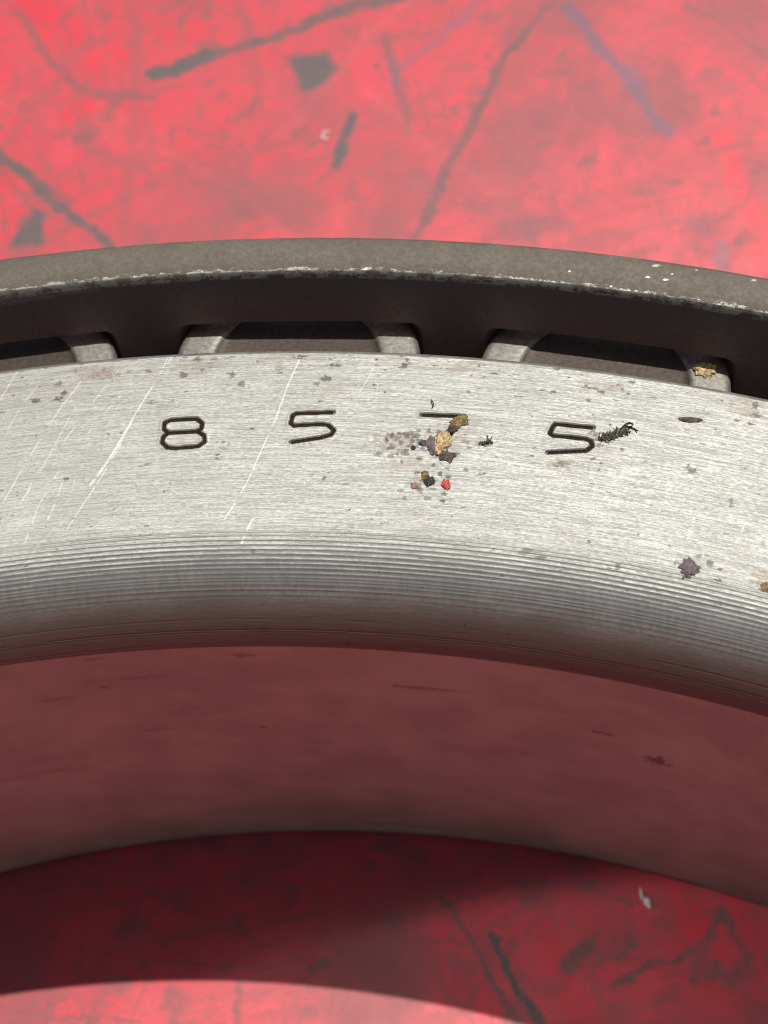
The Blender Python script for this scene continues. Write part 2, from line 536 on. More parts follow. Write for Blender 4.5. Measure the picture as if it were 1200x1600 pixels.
streaky = fbm(X * .05 + Y * .10, Y * .9 - X * .5, 27, 4) ; streaky2 = fbm(X * .9 + Y * .5, Y * .07 - X * .12, 28, 4)
grime = np.maximum(grime, sstep(.60, .78, streaky) * .34); grime = np.maximum(grime, sstep(.60, .78, streaky2) * .34)
blot = fbm(X * .5, Y * .5, 33, 4)
grime = np.maximum(grime, sstep(.56, .78, blot) * .50)
pale = np.maximum(pale, sstep(.55, .8, fbm(X * .12, Y * .12, 44, 4)) * .35)
Z = (fbm(X * .02, Y * .02, 50) - .5) * .25 
Z = np.where(np.abs(np.hypot(X, Y) - 122) < 14, np.minimum(Z, 0), Z)
Z -= .06
me = grid_mesh('work_surface', np.stack([X, Y, Z], -1), len(fy), len(fx),
               attrs=dict(grime=grime, violet=violet, deep_red=deep, pale=pale))
floor = link('work_surface', me, M_FLOOR)
floor['kind'] = 'structure'

# ------------------------------------------------------------------ bearing
bearing = bpy.data.objects.new('roller_bearing', None)
COL.objects.link(bearing)
bearing.empty_display_size = .02
tag(bearing, 'large tapered roller bearing with stamped steel ring lying on red painted surface', 'bearing')

# ---- inner ring: revolved profile, dense where the camera looks
PR = .175
H = 54.0; RB = 115.9; RD = 121.6; ZE = 47.4; RC = 135.33
prof = [(129.0, .25), (120.0, 0.0), (117.2, 0.0), (116.4, .3), (116.0, .9), (RB, 1.8)]
for z_ in np.arange(2.4, ZE - .3, .3): prof.append((RB, z_))
kind = [0] * len(prof)
nfil = 190
FE = R_(64)
for i in range(nfil + 1):
    ph = (1 - i / nfil) * FE      # 90 deg at the bore .. 0 at the face
    prof.append((RD - (RD - RB) * math.sin(ph) / math.sin(FE), H - (H - ZE) * (1 - math.cos(ph)) / (1 - math.cos(FE))))
kind += [1] * (nfil + 1)
for r_ in np.arange(RD + .06, RC - .32, .062): prof.append((r_, H))
kind += [2] * (len(prof) - len(kind))
for a_ in np.linspace(0, math.pi / 2, 6): prof.append((RC - .30 + .30 * math.sin(a_), H - .30 + .30 * math.cos(a_)))
prof += [(RC, 52.0), (RC, 46.6), (134.6, 46.0), (129.6, 45.6), (128.9, 45.0), (124.6, 6.0), (125.0, 5.4), (129.4, 5.0), (129.6, 4.6), (129.6, .9)]
kind += [3] * (len(prof) - len(kind))
prof = np.array(prof); kind = np.array(kind)
NRW = len(prof)
AZ0, AZ1 = -29.5, 7.0                       # degrees clockwise from +Y: the arc the photo shows
az = np.concatenate([np.arange(AZ0, AZ1, .0285), np.arange(AZ1, 360 + AZ0 - .5, 1.0)])
NC = len(az)
A = np.radians(az)[None, :]
RR = prof[:, 0][:, None] + 0 * A
ZZ = prof[:, 1][:, None] + 0 * A
AR = A * 125.0 + 0 * RR
XX, YY = RR * np.sin(A), RR * np.cos(A)
inview = ((az > AZ0) & (az < AZ1))[None, :] & np.ones(RR.shape, bool)
# outward normal of the profile
dp = np.gradient(prof, axis=0); dp /= np.linalg.norm(dp, axis=1)[:, None] + 1e-9
NRr, NRz = -dp[:, 1][:, None], dp[:, 0][:, None]
disp = np.zeros(RR.shape)
# turning ridges in the corner radius
s_arc = np.concatenate([[0], np.cumsum(np.linalg.norm(np.diff(prof, axis=0), axis=1))])
i_f = np.where(kind == 1)[0]
s_face = s_arc[i_f[-1]]
u = (s_face - s_arc)[:, None] + 0 * A      # mm from the face/fillet junction towards the bore
wob = (fbm(AR * .03, u * .3, 61, 3) - .5) * .10 + (vnoise(u * 1.9, AR * .002, 64) - .5) * .22
ampl = .0135 * (.45 + 1.1 * fbm(AR * .12, u * 1.4, 62, 3)) * (.6 + .8 * vnoise(u * .55 + 3, AR * .004, 63))
env = sstep(-.7, .3, u) * (1 - sstep(3.9, 5.2, u))
ridge = np.sin((u + wob) * 2 * math.pi / .315)
ridge = 2.2 * ((ridge + 1) / 2) ** 2.2 - .8
disp += np.where(kind[:, None] == 0, 0, ridge * ampl * env)
for uu, dd in ((6.6, .02), (7.6, .03), (7.9, .015), (8.9, .012)):
    disp -= dd * np.exp(-((u - uu - wob) / .05) ** 2) * (fbm(AR * .1, u * 0, int(uu * 10)) > .35)
fl = (kind == 2)[:, None] & inview
# ---- stamped numerals (pixel strokes in the photo, carried to the face plane)
def cr(pts, ox, oy, s): return [(ox + x / s, oy + y / s) for x, y in pts]
s1, s2 = 1200 / 350, 1200 / 430
NUM = [
    ('8', [cr([(112, 190), (88, 172), (92, 138), (125, 124), (262, 116), (294, 140), (288, 170), (262, 184), (112, 192)], 230, 620, s1),
           cr([(112, 192), (86, 212), (78, 242), (106, 270), (150, 275), (272, 264), (306, 240), (304, 206), (270, 186)], 230, 620, s1)]),
    ('5', [cr([(996, 82), (800, 88), (778, 98), (768, 140), (786, 153), (925, 145), (968, 150), (1000, 178), (984, 202), (930, 217), (770, 242)], 230, 620, s1)]),
    ('7', [cr([(246, 78), (432, 84), (392, 136), (350, 190), (318, 250)], 570, 620, s2)]),
    ('5', [cr([(996, 134), (832, 118), (822, 126), (806, 158), (820, 168), (960, 182), (986, 192), (992, 214), (966, 234), (796, 242)], 570, 620, s2)]),
]
SW = .143                                  # half stroke width, mm
digit = np.full(RR.shape, 9.0)
for nm, lines in NUM:
    for ln in lines:
        P = [tuple(at(x, y, H)[:2]) for x, y in ln]
        xs = [p[0] for p in P]; ys = [p[1] for p in P]
        sel = fl & (XX > min(xs) - 1) & (XX < max(xs) + 1) & (YY > min(ys) - 1) & (YY < max(ys) + 1)
        d, _ = seg_dist(XX[sel], YY[sel], P)
        digit[sel] = np.minimum(digit[sel], d)
disp -= .26 * (1 - sstep(SW * .72, SW * 1.12, digit))
disp += .020 * np.exp(-((digit - SW * 1.5) / .10) ** 2)     # thrown-up burr round each stroke
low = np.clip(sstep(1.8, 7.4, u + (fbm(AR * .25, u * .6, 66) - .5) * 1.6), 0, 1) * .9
# ---- scratches
scr = np.zeros(RR.shape)
face_like = inview & (RR > RB + .2) & (kind[:, None] > 0) & (kind[:, None] < 3)
Xf, Yf = XX[face_like], YY[face_like]
zf = np.zeros(Xf.shape)
def scratch(px, w, s, dash=.0, seed=0, z=H):
    global zf
    P = [tuple(at(x, y, z)[:2]) for x, y in px]
    d, t = seg_dist(Xf, Yf, P)
    L = sum(math.dist(P[i], P[i + 1]) for i in range(len(P) - 1))
    g = vnoise(t * L * 1.7 + seed * 7.3, t * 0 + seed, seed + 90)
    gate = sstep(dash - .12, dash + .12, g) if dash > 0 else 1.0
    gate = gate * (.35 + .65 * vnoise(Xf * 7, Yf * 7, seed + 5))
    hw = w / 19 / 2 * .62
    zf = np.maximum(zf, s * gate * (1 - sstep(hw * .5, hw * 1.35, d)))
scratch([(272, 552), (240, 600), (215, 640), (200, 666), (184, 694)], 3.2, .9, .30, 1)
scratch([(204, 660), (178, 704), (158, 735), (141, 757)], 5.0, 1.0, .12, 2)
scratch([(190, 690), (160, 742), (143, 768), (118, 805), (103, 830)], 2.6, .85, .42, 3)
scratch([(264, 556), (252, 580), (226, 620)], 2.4, .7, .45, 4)
scratch([(160, 728), (128, 770), (100, 812), (90, 826)], 2.4, .8, .45, 5)
scratch([(470, 556), (450, 600), (430, 655), (405, 710), (385, 755), (350, 812)], 2.8, .85, .33, 6)
scratch([(396, 814), (386, 833), (378, 851)], 4.2, .9, .2, 7, 53.6)
scratch([(133, 586), (110, 617), (96, 634), (60, 690), (30, 740), (2, 790)], 2.8, .85, .40, 8)
scratch([(185, 578), (150, 622), (120, 662), (92, 700), (60, 735), (30, 790)], 2.8, .7, .50, 9)
scratch([(118, 635), (88, 690), (50, 760), (20, 800)], 2.4, .7, .50, 10)
scratch([(188, 618), (150, 660), (118, 703), (85, 745), (60, 790), (38, 850)], 2.8, .7, .52, 11)
scratch([(100, 747), (86, 785), (74, 812)], 3.0, .7, .40, 12)
scratch([(205, 600), (170, 660), (120, 740), (100, 800)], 2.2, .5, .55, 13)
scratch([(30, 575), (10, 608), (-10, 640)], 3.0, .7, .35, 14)
scratch([(60, 600), (30, 640), (0, 690)], 2.6, .6, .45, 15)
scratch([(594, 556), (575, 590), (556, 622)], 2.2, .6, .50, 16)
scratch([(500, 548), (488, 590), (480, 610)], 2.0, .5, .5, 17)
scratch([(20, 590), (-10, 640)], 2.4, .6, .4, 18)
scratch([(75, 830), (130, 826), (240, 822), (300, 824)], 2.0, .55, .5, 19)
scratch([(90, 826), (60, 850), (40, 880)], 2.0, .5, .5, 20)
scratch([(636, 900), (606, 928)], 2.2, .55, .3, 21, 51.5)
scratch([(628, 898), (600, 930)], 1.8, .5, .3, 22, 51.5)
scratch([(945, 590), (935, 612)], 2.4, .6, .3, 23)
for k in range(26):                         # small random nicks across the face
    x0, y0 = rng.uniform(0, 1200), rng.uniform(560, 860)
    if rng.random() < .45:
        a, L = rng.uniform(1.9, 2.3), rng.uniform(15, 60)
    else:
        a, L = rng.uniform(-.1, .35), rng.uniform(20, 120)
    scratch([(x0, y0), (x0 + math.cos(a) * L, y0 + math.sin(a) * L)], rng.uniform(1.4, 2.2), rng.uniform(.25, .6), .5, 30 + k)
scr[face_like] = zf
disp += scr * .012
# ---- dirt, pits, rust
dirt = np.zeros(RR.shape); rust = np.zeros(RR.shape)
sf = slice(0, NRW)
e1 = fbm(AR * 1.3, RR * 3.2 + ZZ, 71, 4)
near_edge = sstep(131.5, 135.2, RR)
dirt += sstep(.80, .85, e1 + near_edge * .08) * np.isin(kind, (1, 2))[:, None] * .85
e2 = fbm(AR * 2.6, RR * 5.5 + ZZ * 3, 75, 3)
dirt = np.maximum(dirt, sstep(.82, .87, e2 + near_edge * .06) * .8 * np.isin(kind, (1, 2))[:, None])
rust += sstep(.60, .78, fbm(AR * .5, RR * 1.1, 77, 4)) * near_edge * .55
rust = np.maximum(rust, sstep(.66, .8, fbm(AR * .9, RR * 2.2, 78, 4)) * .30) * (kind == 2)[:, None]
def spot(F, x, y, w, h, s, z=H, seed=0, ang=0.0):
    c = at(x, y, z)
    sel = inview & (np.abs(XX - c[0]) < 6) & (np.abs(YY - c[1]) < 6) & (np.abs(ZZ - z) < 3)
    ex, ey = RT[:2] / np.linalg.norm(RT[:2]), np.array([-RT[1], RT[0]]) / np.linalg.norm(RT[:2])
    dx, dy = XX[sel] - c[0], YY[sel] - c[1]
    a_, b_ = dx * ex[0] + dy * ex[1], dx * ey[0] + dy * ey[1]
    ca, sa = math.cos(ang), math.sin(ang)
    a_, b_ = a_ * ca + b_ * sa, -a_ * sa + b_ * ca
    q = np.hypot(a_ / (w / 40), b_ / (h / 34)) + (fbm(dx * 4 + seed * 5, dy * 6, seed + 7, 4) - .5) * 2.8
    F[sel] = np.maximum(F[sel], s * (1 - sstep(.75, 1.05, q)))
for i, (x, y, w, h, s) in enumerate(((58, 626, 14, 7, .9), (90, 623, 16, 6, .9), (92, 600, 10, 8, .6), (286, 586, 16, 6, .75), (240, 629, 14, 4, .6),
        (378, 600, 16, 6, .7), (510, 592, 12, 8, .8), (493, 600, 10, 5, .6), (503, 627, 8, 5, .7), (634, 569, 9, 7, .9), (636, 562, 6, 4, .8),
        (872, 577, 10, 4, .9), (920, 580, 14, 4, .6), (1080, 735, 12, 5, .7), (1075, 729, 6, 4, .7), (1080, 738, 10, 5, .6), (1143, 784, 8, 14, .5),
        (753, 739, 10, 4, .7), (230, 725, 14, 5, .5), (345, 700, 12, 4, .4), (620, 683, 8, 7, .6), (638, 697, 8, 6, .7), (612, 697, 8, 8, .7),
        (606, 680, 10, 4, .5), (642, 676, 9, 4, .5), (655, 689, 8, 6, .7), (590, 708, 10, 7, .6), (632, 708, 10, 5, .5), (649, 738, 6, 4, .5),
        (670, 778, 12, 5, .5), (655, 764, 8, 6, .5), (880, 723, 18, 5, .6), (872, 728, 12, 4, .6), (1180, 634, 12, 8, .7), (1178, 648, 14, 7, .6),
        (1150, 657, 8, 4, .7), (745, 695, 8, 6, .3), (820, 870, 26, 8, .5), (845, 878, 20, 5, .6), (965, 893, 10, 8, .6), (436, 576, 14, 5, .4))):
    spot(dirt, x, y, w, h, s, H if y < 850 else 53.2, i)
for i in range(110):
    cx_, cy_, sp_ = ((628, 690, 22), (690, 700, 30), (625, 695, 18), (660, 755, 22), (940, 700, 30), (1090, 890, 22), (300, 575, 200))[i % 7]
    x_, y_ = rng.normal(cx_, sp_), rng.normal(cy_, sp_ * .55)
    if 560 < y_ < 900:
        spot(dirt, x_, y_, rng.uniform(4, 9), rng.uniform(3, 6), rng.uniform(.5, .95), H, 400 + i)
for i, (x, y, w, h, s) in enumerate(((165, 583, 60, 14, .8), (300, 572, 70, 12, .5), (620, 690, 60, 26, .7), (700, 690, 46, 40, .5), (655, 750, 30, 12, .6),
                                      (740, 660, 26, 14, .5), (520, 610, 40, 16, .35), (875, 725, 40, 10, .6), (1190, 915, 26, 20, .7), (640, 725, 60, 14, .5),
                                      (430, 560, 60, 10, .5), (750, 692, 26, 12, .5), (1170, 640, 40, 24, .5))):
    spot(rust, x, y, w, h, s, H if y < 850 else 53.2, 50 + i)
cham = ((kind == 3) & (prof[:, 0] > 135.0) & (prof[:, 1] > 53.6))[:, None]
dirt = np.where(cham, np.maximum(dirt, .55 + .4 * fbm(AR * 1.5, ZZ * 4, 91)), dirt)
# bore marks (placed by azimuth and height)
def bore_at(x, y):
    d = FW + RT * (x - 600) / CAM['f'] - UP * (y - 800) / CAM['f']
    a_, b_, c_ = d[0] ** 2 + d[1] ** 2, 2 * (ORG[0] * d[0] + ORG[1] * d[1]), ORG[0] ** 2 + ORG[1] ** 2 - RB ** 2
    t_ = (-b_ + math.sqrt(b_ * b_ - 4 * a_ * c_)) / (2 * a_)
    p_ = ORG + d * t_
    return math.atan2(p_[0], p_[1]), p_[2]
def bore_spot(x, y, w, h, s, seed):
    a0, z0 = bore_at(x, y)
    b_ = (kind == 0)[:, None] & inview
    q = np.hypot((A - a0) * RB / (w / 38) + 0 * RR, (ZZ - z0) / (h / 20)) + (fbm(A * RB * 2.0 + seed + 0 * RR, ZZ * 2.0, seed + 200) - .5) * 1.5
    dirt[:] = np.where(b_, np.maximum(dirt, s * (1 - sstep(.6, 1.15, q))), dirt)
for i, v_ in enumerate(((1025, 1188, 40, 18, .75), (940, 1145, 34, 6, .6), (650, 1074, 70, 8, .45), (690, 1078, 60, 6, .4), (380, 1024, 30, 8, .5), (818, 1178, 12, 5, .4),
        (412, 1136, 12, 6, .6), (145, 1030, 36, 6, .4), (90, 1092, 80, 5, .3), (320, 1110, 120, 26, .16), (160, 1074, 24, 4, .4), (60, 1210, 120, 14, .18),
        (250, 1140, 60, 8, .2), (640, 1290, 160, 12, .3), (200, 1060, 140, 6, .2), (500, 1160, 60, 10, .15), (1140, 1230, 40, 6, .2))):
    bore_spot(*v_, i)
borem = (kind == 0)[:, None] & (RR < RB + .05)
bore = np.where(kind == 0, 1.0, 0.0)[:, None] + 0 * A
# dark stain of the digit floor where the stroke bites
disp *= 1.0
VX = (RR + disp * NRr) * np.sin(A); VY = (RR + disp * NRr) * np.cos(A); VZ = ZZ + disp * NRz
me = grid_mesh('inner_ring', np.stack([VX, VY, VZ], -1), NRW, NC, close_c=True, close_r=True,
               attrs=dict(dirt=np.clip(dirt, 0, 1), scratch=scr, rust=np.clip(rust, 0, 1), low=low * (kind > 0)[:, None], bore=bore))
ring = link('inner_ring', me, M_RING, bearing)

# ---- oxide-dark floor of each stamped stroke: a ribbon lying in its groove
NAMES = {'8': 'stamped figure 8', '5': 'stamped figure 5', '7': 'stamped figure 7 half buried in yellow residue'}
def ribbon(bm, P, hw, z):
    P = [Vector((p[0], p[1])) for p in P]
    # resample
    Q = []
    for i in range(len(P) - 1):
        n_ = max(1, int((P[i + 1] - P[i]).length / .12))
        for k in range(n_): Q.append(P[i].lerp(P[i + 1], k / n_))
    Q.append(P[-1])
    prev = None
    for i, q in enumerate(Q):
        t = (Q[min(i + 1, len(Q) - 1)] - Q[max(i - 1, 0)]).normalized()
        nn = Vector((-t.y, t.x))
        w = hw * (1 + .10 * mnoise.noise(Vector((q.x * 3, q.y * 3, 0))))
        if i in (0, len(Q) - 1): w *= .55
        row = [bm.verts.new(((q.x + nn.x * w * k) * MM, (q.y + nn.y * w * k) * MM, (z + (.05 if abs(k) == 1 else 0) +
               .012 * mnoise.noise(Vector((q.x * 9, q.y * 9, k)))) * MM)) for k in (-1, -.4, .4, 1)]
        if prev:
            for a, b, c, d in ((0, 1, 1, 0), (1, 2, 2, 1), (2, 3, 3, 2)):
                bm.faces.new((prev[a], prev[b], row[c], row[d]))
        prev = row
for i, (nm, lines) in enumerate(NUM):
    bm = bmesh.new()
    for li, ln in enumerate(lines):
        ribbon(bm, [at(x, y, H)[:2] for x, y in ln], SW * .92, H - .15 + .004 * li)
    bmesh.ops.recalc_face_normals(bm, faces=bm.faces)
    me = bpy.data.meshes.new('stamped_numeral'); bm.to_mesh(me); bm.free()
    o = link('stamped_numeral', me, M_INK, ring)
    o['label'] = NAMES[nm] + (', leftmost' if i == 0 else ' between the 8 and the 7' if i == 1 else '' if i == 2 else ', rightmost')

# ---- cage: conical stamped sheet with thirty-nine pockets
NROL = 39
AZR = -14.35                                # azimuth of the roller in the middle of the photo
ZT, ZP = 54.5, 49.6                        # top of the cage, top of the pockets
RIN_T, RIN_P = 141.42, 140.32
TH = 3.0
ZL, ZB = 10.0, 4.0                          # bottom of the pockets, bottom of the cage
slope = math.tan(R_(13))
def rin(z): return RIN_T - (ZT - z) * (RIN_T - RIN_P) / (ZT - ZP) if z >= ZP else RIN_P - (ZP - z) * slope * .9
hw_p = 9.02                                 # half pocket width at the top, mm
rc = .9
OUTF = .78                                  # the pockets close in on the rollers towards the outside
def build_cage():
    verts, faces, chip = [], [], []
    pitch = 2 * math.pi / NROL
    us = []                                 # local samples across one pitch, (u mm at pocket top radius, zp)
    rad = RIN_P
    half = pitch * rad / 2
    inner = [-half, -(half + hw_p) / 2, -hw_p - .25]
    corner = [-hw_p] + [-hw_p + rc * (1 - math.cos(t)) for t in np.linspace(.35, math.pi / 2, 5)]
    midp = list(np.linspace(-hw_p + rc, hw_p - rc, 22))[1:-1]
    full = inner + corner + midp + [-c for c in corner[::-1]] + [-c for c in inner[::-1]]
    full = full[:-1]
    def zp(u):
        a = abs(u)
        if a >= hw_p - 1e-6: return ZP - rc
        if a > hw_p - rc: return ZP - rc + math.sqrt(max(0, rc * rc - (a - (hw_p - rc)) ** 2))
        return ZP
    def sq(u): return u * (OUTF if abs(u) <= hw_p + .01 else 1.0)
    isb = [abs(u) >= hw_p - 1e-6 for u in full]
    n = len(full)
    NP = 12
    rows = []
    for k in range(NROL):
        for u in full:
            a = R_(AZR) + k * pitch + u / rad
            zpp = zp(u); sh = 0
            pr = [(rin(zpp), zpp), (rin(52.2), 52.2), (rin(54.2) , 54.22), (rin(ZT) + .03, 54.43), (rin(ZT) + .10, ZT),
                  (rin(ZT) + TH - .42, ZT), (rin(ZT) + TH - .12, ZT - .10), (rin(ZT) + TH, ZT - .38), (rin(52.2) + TH, 52.2), (rin(zpp) + TH, zpp)]
            low = [(rin(ZL), ZL), (rin(ZB), ZB), (rin(ZB) + TH, ZB), (rin(ZL) + TH, ZL)]
            # pockets narrow towards the small end: shift bridge sides
            aa = R_(AZR) + k * pitch + (u * (1.0)) / rad
            row = []
            for i_, (r_, z_) in enumerate(pr):
                j = 0.0
                if 2 <= i_ <= 7:
                    j = (mnoise.noise(Vector((a * 140 * .9, i_ * .7, z_))) * .05)
                if i_ == 9: a = R_(AZR) + k * pitch + sq(u) / rad
                verts.append(((r_ + j * .6) * math.sin(a), (r_ + j * .6) * math.cos(a), z_ + (j if i_ in (3, 4, 5) else 0)))
                row.append(len(verts) - 1)
            for i_, (r_, z_) in enumerate(low):
                aa = R_(AZR) + k * pitch + (sq(u) if i_ >= 2 else u) / rad
                verts.append((r_ * math.sin(aa), r_ * math.cos(aa), z_)); row.append(len(verts) - 1)
            rows.append(row)
    N = len(rows)
    for i in range(N):
        a, b = rows[i], rows[(i + 1) % N]
        ia, ib = isb[i % n], isb[(i + 1) % n]
        for j in range(9): faces.append((a[j], a[j + 1], b[j + 1], b[j]))
        for j in (10, 11, 12): faces.append((a[j], b[j], b[j + 1], a[j + 1]))
        if ia and ib:
            faces.append((a[0], b[0], b[10], a[10])); faces.append((a[9], a[13], b[13], b[9]))
        else:
            faces.append((a[9], a[0], b[0], b[9])); faces.append((a[10], a[13], b[13], b[10]))
        if ia and not ib: faces.append((a[0], a[10], a[13], a[9]))
        if ib and not ia: faces.append((b[0], b[9], b[13], b[10]))
    me = bpy.data.meshes.new('cage')
    me.from_pydata([(x * MM, y * MM, z * MM) for x, y, z in verts], [], faces)
    bm = bmesh.new(); bm.from_mesh(me); bmesh.ops.recalc_face_normals(bm, faces=bm.faces)
    for f in bm.faces: f.smooth = True
    bm.to_mesh(me); bm.free()
    return me
cage_me = build_cage()
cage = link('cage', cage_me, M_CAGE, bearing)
md = cage.modifiers.new('bevel', 'BEVEL'); md.width = .00018; md.segments = 2; md.limit_method = 'ANGLE'; md.angle_limit = R_(50); md.harden_normals = True

# ---- rollers
RT_TILT = R_(13)
RRAD = 8.98
def lathe(profile, seg, name):
    V = np.zeros((len(profile), seg, 3))
    t = np.linspace(0, 2 * math.pi, seg, endpoint=False)
    for i, (r_, z_) in enumerate(profile):
        V[i, :, 0] = r_ * np.cos(t); V[i, :, 1] = r_ * np.sin(t); V[i, :, 2] = z_
    me = grid_mesh(name, V, len(profile), seg, close_c=True)
    return me
roll_prof = [(.01, -38.2), (5.6, -38.2), (6.2, -37.8), (6.35, -37.2), (RRAD, -1.0), (RRAD - .06, -.38), (RRAD - .30, -.06), (RRAD - .62, 0.0),
             (6.6, .0), (6.25, -.02), (6.15, -.08), (6.05, -.20), (6.0, -.30)]
dish_prof = [(6.02, -.26), (5.9, -.34), (5.5, -.38), (2.0, -.42), (.01, -.42)]
body_me = lathe(roll_prof, 96, 'roller')
dish_me = lathe(dish_prof, 64, 'end_recess')
body_me.materials.append(M_ROLL); dish_me.materials.append(M_DISH)
RCEN, ZCEN = 137.4, 49.15                   # centre of the large end face
for k in range(NROL):
    a = R_(AZR) + k * 2 * math.pi / NROL
    if k == 0:
        ro = bpy.data.objects.new('roller', body_me); di = bpy.data.objects.new('end_recess', dish_me)
        proto = (ro, di)
    else:
        ro, di = proto[0].copy(), proto[1].copy()
    COL.objects.link(ro); COL.objects.link(di)
    ro.parent = bearing; di.parent = ro
    tl = Matrix.Rotation(-a, 4, 'Z') @ Matrix.Translation((0, RCEN * MM, ZCEN * MM)) @ Matrix.Rotation(-RT_TILT, 4, 'X') @ Matrix.Rotation(k * 2.4, 4, 'Z')
    ro.matrix_basis = tl

# ------------------------------------------------------------------ crumbs and flakes
def crumb(name, px, size, mat, label, cat, z=H, flat=.45, rough=.62, seed=0, ang=0, sub=3, lift=.35, group=None, spiky=1.0):
    """an irregular grain; size = (w, d) in photo pixels"""
    bm = bmesh.new()
    bmesh.ops.create_icosphere(bm, subdivisions=sub + 1, radius=1.0)
    w, d = size[0] / 25 / 2, size[1] / 22 / 2
    hh = min(w, d) * flat
    for v in bm.verts:
        q = v.co * 1.5 + Vector((seed * 3.1, seed * 1.7, seed))
        k = 1 + rough * spiky * (mnoise.noise(q) * .9 + mnoise.noise(q * 2.7) * .9 + .5 * mnoise.noise(q * 6) + .22 * mnoise.noise(q * 13))
        v.co = Vector((v.co.x * k * w, v.co.y * k * d, v.co.z * k * hh * .32))
        if v.co.z < 0: v.co.z *= .35
    c = at(px[0], px[1], z)
    th = math.atan2(RT[1], RT[0]) + ang
    me = bpy.data.meshes.new(name)
    bmesh.ops.scale(bm, vec=(MM, MM, MM), verts=bm.verts)
    for f in bm.faces: f.smooth = sub > 2
    bm.to_mesh(me); bm.free()
    o = link(name, me, mat)
    o.location = (c[0] * MM, c[1] * MM, (z + hh * .12) * MM)
    o.rotation_euler = (0, 0, th)
    tag(o, label, cat, group)
    return o

K_BROWN = mat_crumb('dark_brown_grit', (.045, .032, .030), (.12, .09, .085), .8)
K_BLACK = mat_crumb('black_grit', (.02, .018, .02), (.05, .045, .05), .7)
K_TAN = mat_crumb('tan_residue', (.30, .20, .09), (.10, .075, .045), .8, 5)
K_GOLD = mat_crumb('yellow_resin_residue', (.66, .50, .24), (.22, .14, .08), .6, 6)
K_PURP = mat_crumb('purplish_grit', (.10, .075, .085), (.17, .13, .14), .8)
K_RED = mat_crumb('red_paint_flake', (.42, .03, .03), (.55, .10, .09), .6, 5)
K_PINK = mat_crumb('pinkish_grit', (.35, .2, .17), (.2, .12, .11), .8, 5)
K_GREEN = mat_crumb('olive_lint', (.06, .05, .035), (.16, .145, .10), .9, 4)
K_WHITE = mat_crumb('white_chip', (.80, .77, .74), (.68, .55, .53), .5, 4)

crumb('residue_lump', (692, 690), (24, 34), K_GOLD, 'yellow resin lump stuck on the lower stroke of the stamped 7', 'residue', seed=2, flat=.7, ang=-.3, sub=4, rough=.36)
crumb('residue_lump', (677, 697), (20, 30), K_PURP, 'grey purple lump against the left side of the yellow resin', 'residue', seed=9, flat=.5, ang=.3, sub=4, rough=.36)
crumb('residue_lump', (697, 712), (24, 14), K_BROWN, 'brown smear along the foot of the yellow resin lump', 'residue', seed=5, flat=.4, ang=-.4, sub=4, rough=.6)
crumb('residue_lump', (718, 659), (30, 16), K_TAN, 'tan crumb on the corner of the stamped 7', 'residue', seed=4, flat=.55, ang=.45, sub=4, rough=.5)
crumb('grit_grain', (706, 672), (17, 12), K_BLACK, 'black grain between the two lumps on the 7', 'grit', seed=6, flat=.4, ang=.6, rough=.5)
crumb('grit_grain', (671, 752), (13, 15), K_BLACK, 'black grain left of the red paint flake below the 7', 'grit', seed=8, flat=.6, ang=-.5)
crumb('grit_grain', (664, 742), (11, 11), K_TAN, 'small tan grain touching the black grain below the 7', 'grit', seed=11, flat=.6)
crumb('paint_flake', (697, 758), (12, 14), K_RED, 'small red paint flake below the stamped 7', 'paint flake', seed=12, flat=.6)
crumb('grit_grain', (648, 759), (10, 10), K_PINK, 'pinkish brown grain left of the red paint flake', 'grit', seed=13, flat=.5)
crumb('grit_grain', (661, 692), (12, 8), K_BROWN, 'dark grain just left of the lumps on the 7', 'grit', seed=14, flat=.4)
crumb('grit_grain', (646, 700), (7, 7), K_BLACK, 'tiny black grain in the stained patch left of the 7', 'grit', seed=15, flat=.5)
crumb('dirt_flake', (1078, 656), (38, 8), K_BROWN, 'thin dark brown flake near the right end of the face', 'flake', seed=18, flat=.9, ang=-.12, rough=.3)
crumb('dirt_flake', (1076, 889), (30, 26), K_PURP, 'large grey brown flake at the edge of the ridged corner', 'flake', seed=19, z=53.95, flat=.6, ang=-.1, sub=4, rough=.38)
crumb('dirt_flake', (1092, 893), (22, 14), K_TAN, 'tan piece on the right side of the large flake', 'flake', seed=21, z=53.9, flat=.6, ang=-.1, rough=.45)
crumb('dirt_flake', (1122, 905), (18, 9), K_PURP, 'small purplish flake right of the large flake', 'flake', seed=22, z=53.95, flat=.6, ang=-.1, rough=.45)
crumb('dirt_flake', (1196, 918), (18, 16), K_TAN, 'tan crumb at the right edge of the picture on the ring', 'flake', seed=23, z=53.95, flat=.5, rough=.45)
crumb('pocket_residue', (1100, 578), (34, 24), K_GOLD, 'pale yellow residue on the end of the rightmost roller', 'residue', seed=24, z=48.8, flat=.6, rough=.5)

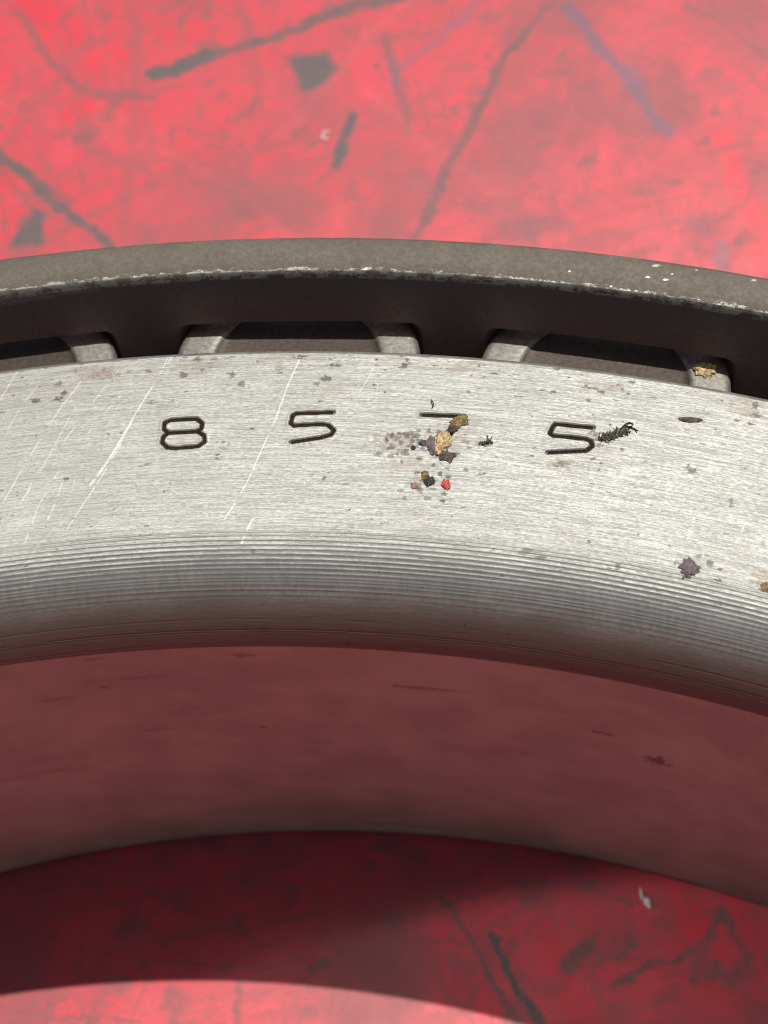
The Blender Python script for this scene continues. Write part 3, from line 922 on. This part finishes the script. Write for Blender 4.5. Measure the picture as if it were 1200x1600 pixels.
# looped hair next to the olive tuft
def fibre(name, px, rad, mat, label, z=H, lift=.2):
    cu = bpy.data.curves.new(name, 'CURVE'); cu.dimensions = '3D'; cu.bevel_depth = rad * MM; cu.bevel_resolution = 2
    sp = cu.splines.new('POLY'); sp.points.add(len(px) - 1)
    for i, (x, y) in enumerate(px):
        c = at(x, y, z); sp.points[i].co = (c[0] * MM, c[1] * MM, (z + rad + lift * (.5 + .5 * math.sin(i * 1.3))) * MM, 1)
    me = bpy.data.meshes.new_from_object(bpy.data.objects.new('tmp', cu))
    o = link(name, me, mat); tag(o, label, 'fibre')
    return o
fibre('curled_hair', [(968, 673), (974, 668), (978, 664), (984, 661), (989, 663), (987, 668), (981, 669), (976, 666), (984, 668), (992, 671), (996, 675)], .045, K_BLACK,
      'tiny curled dark hair above the olive tuft')
fibre('short_hair', [(674, 626), (676, 630), (678, 634), (675, 638)], .04, K_BLACK, 'tiny dark hook shaped hair above the stamped 7')

def tuft(px, size, ang, n_, label, seed):
    rr = random.Random(seed)
    bm = bmesh.new()
    c = at(px[0], px[1], H); th = math.atan2(RT[1], RT[0]) + ang
    for k in range(n_):
        t0 = rr.uniform(-1, 1)
        x0, y0 = t0 * size[0] / 42, rr.uniform(-1, 1) * size[1] / 38 * (1 - t0 * t0 * .6)
        L, a, bend, rad = rr.uniform(.15, .48), rr.gauss(.15, .6), rr.uniform(-4, 4), rr.uniform(.014, .032)
        prev = None; x, y = x0, y0; z0 = rr.uniform(.02, .22)
        for i in range(7):
            q = [bm.verts.new(Vector((x - math.sin(a) * rad * ca, y + math.cos(a) * rad * ca, z0 + .06 * math.sin(i * .9 + k) + rad * sa)) * MM)
                 for ca, sa in ((1, 0), (0, 1), (-1, 0), (0, -1))]
            if prev:
                for j in range(4): bm.faces.new((prev[j], prev[(j + 1) % 4], q[(j + 1) % 4], q[j]))
            prev = q
            x += math.cos(a) * L / 6; y += math.sin(a) * L / 6; a += bend * L / 6
    bmesh.ops.recalc_face_normals(bm, faces=bm.faces)
    me = bpy.data.meshes.new('fibre_tuft'); bm.to_mesh(me); bm.free()
    o = link('fibre_tuft', me, K_GREEN); o.location = (c[0] * MM, c[1] * MM, H * MM); o.rotation_euler = (0, 0, th)
    tag(o, label, 'fibre')
tuft((757, 692), (18, 5), .3, 26, 'short olive fibre right of the stamped 7', 3)
tuft((957, 681), (40, 12), .28, 150, 'dark olive fuzzy tuft right of the last stamped 5', 5)

# chips on the red surface
crumb('paint_chip', (1012, 1410), (14, 22), K_WHITE, 'white chip on the shaded red surface inside the bore', 'chip', z=0, seed=31, flat=.3, ang=.7, rough=.6)
crumb('paint_chip', (1002, 1396), (6, 20), K_WHITE, 'thin white sliver beside the white chip inside the bore', 'chip', z=0, seed=32, flat=.3, ang=.1, rough=.4)
def ringlet():
    bm = bmesh.new(); c = at(509, 212, 0); prev = None; first = None
    N = 28
    for i in range(N):
        a = i / N * 5.4 + .9
        rr = .42 + .05 * math.sin(i * 2.1)
        p = Vector((rr * math.cos(a) * .8, rr * math.sin(a) * 1.3, 0)); nrm_ = Vector((math.cos(a), math.sin(a), 0))
        w = .09 * (1 + .5 * math.sin(i * .9))
        row = [bm.verts.new((p + nrm_ * w * dx + Vector((0, 0, dz))) * MM) for dx, dz in ((-1, 0), (-.5, .09), (.5, .1), (1, 0))]
        if prev:
            for j in range(3): bm.faces.new((prev[j], prev[j + 1], row[j + 1], row[j]))
        prev = row
    bmesh.ops.recalc_face_normals(bm, faces=bm.faces)
    me = bpy.data.meshes.new('shaving'); bm.to_mesh(me); bm.free()
    o = link('shaving', me, K_WHITE); o.location = (c[0] * MM, c[1] * MM, .06 * MM)
    tag(o, 'tiny curled white shaving on the sunlit red surface', 'shaving')
ringlet()

# ------------------------------------------------------------------ added reflector out of view, bounces sun into the bore
pn = NT('added_reflector_metal')
M_REFLECTOR = pn.P(Base_Color=(.88,.875,.86), Roughness=PR, Metallic=1.0)
v_ = Vector((.616, .106, -.78)).normalized()
nn_ = (sdir + v_).normalized()
bm = bmesh.new(); bmesh.ops.create_cube(bm, size=1); bmesh.ops.scale(bm, vec=(.042, .042, .002), verts=bm.verts)
me = bpy.data.meshes.new('added_reflector'); bm.to_mesh(me); bm.free()
refl = link('added_reflector', me, M_REFLECTOR)
refl.rotation_euler = nn_.to_track_quat('Z', 'Y').to_euler()
refl.location = Vector((-.02, .105, .02)) - v_ * .42
tag(refl, 'added light-bouncing metal panel standing left of the bearing', 'reflector')
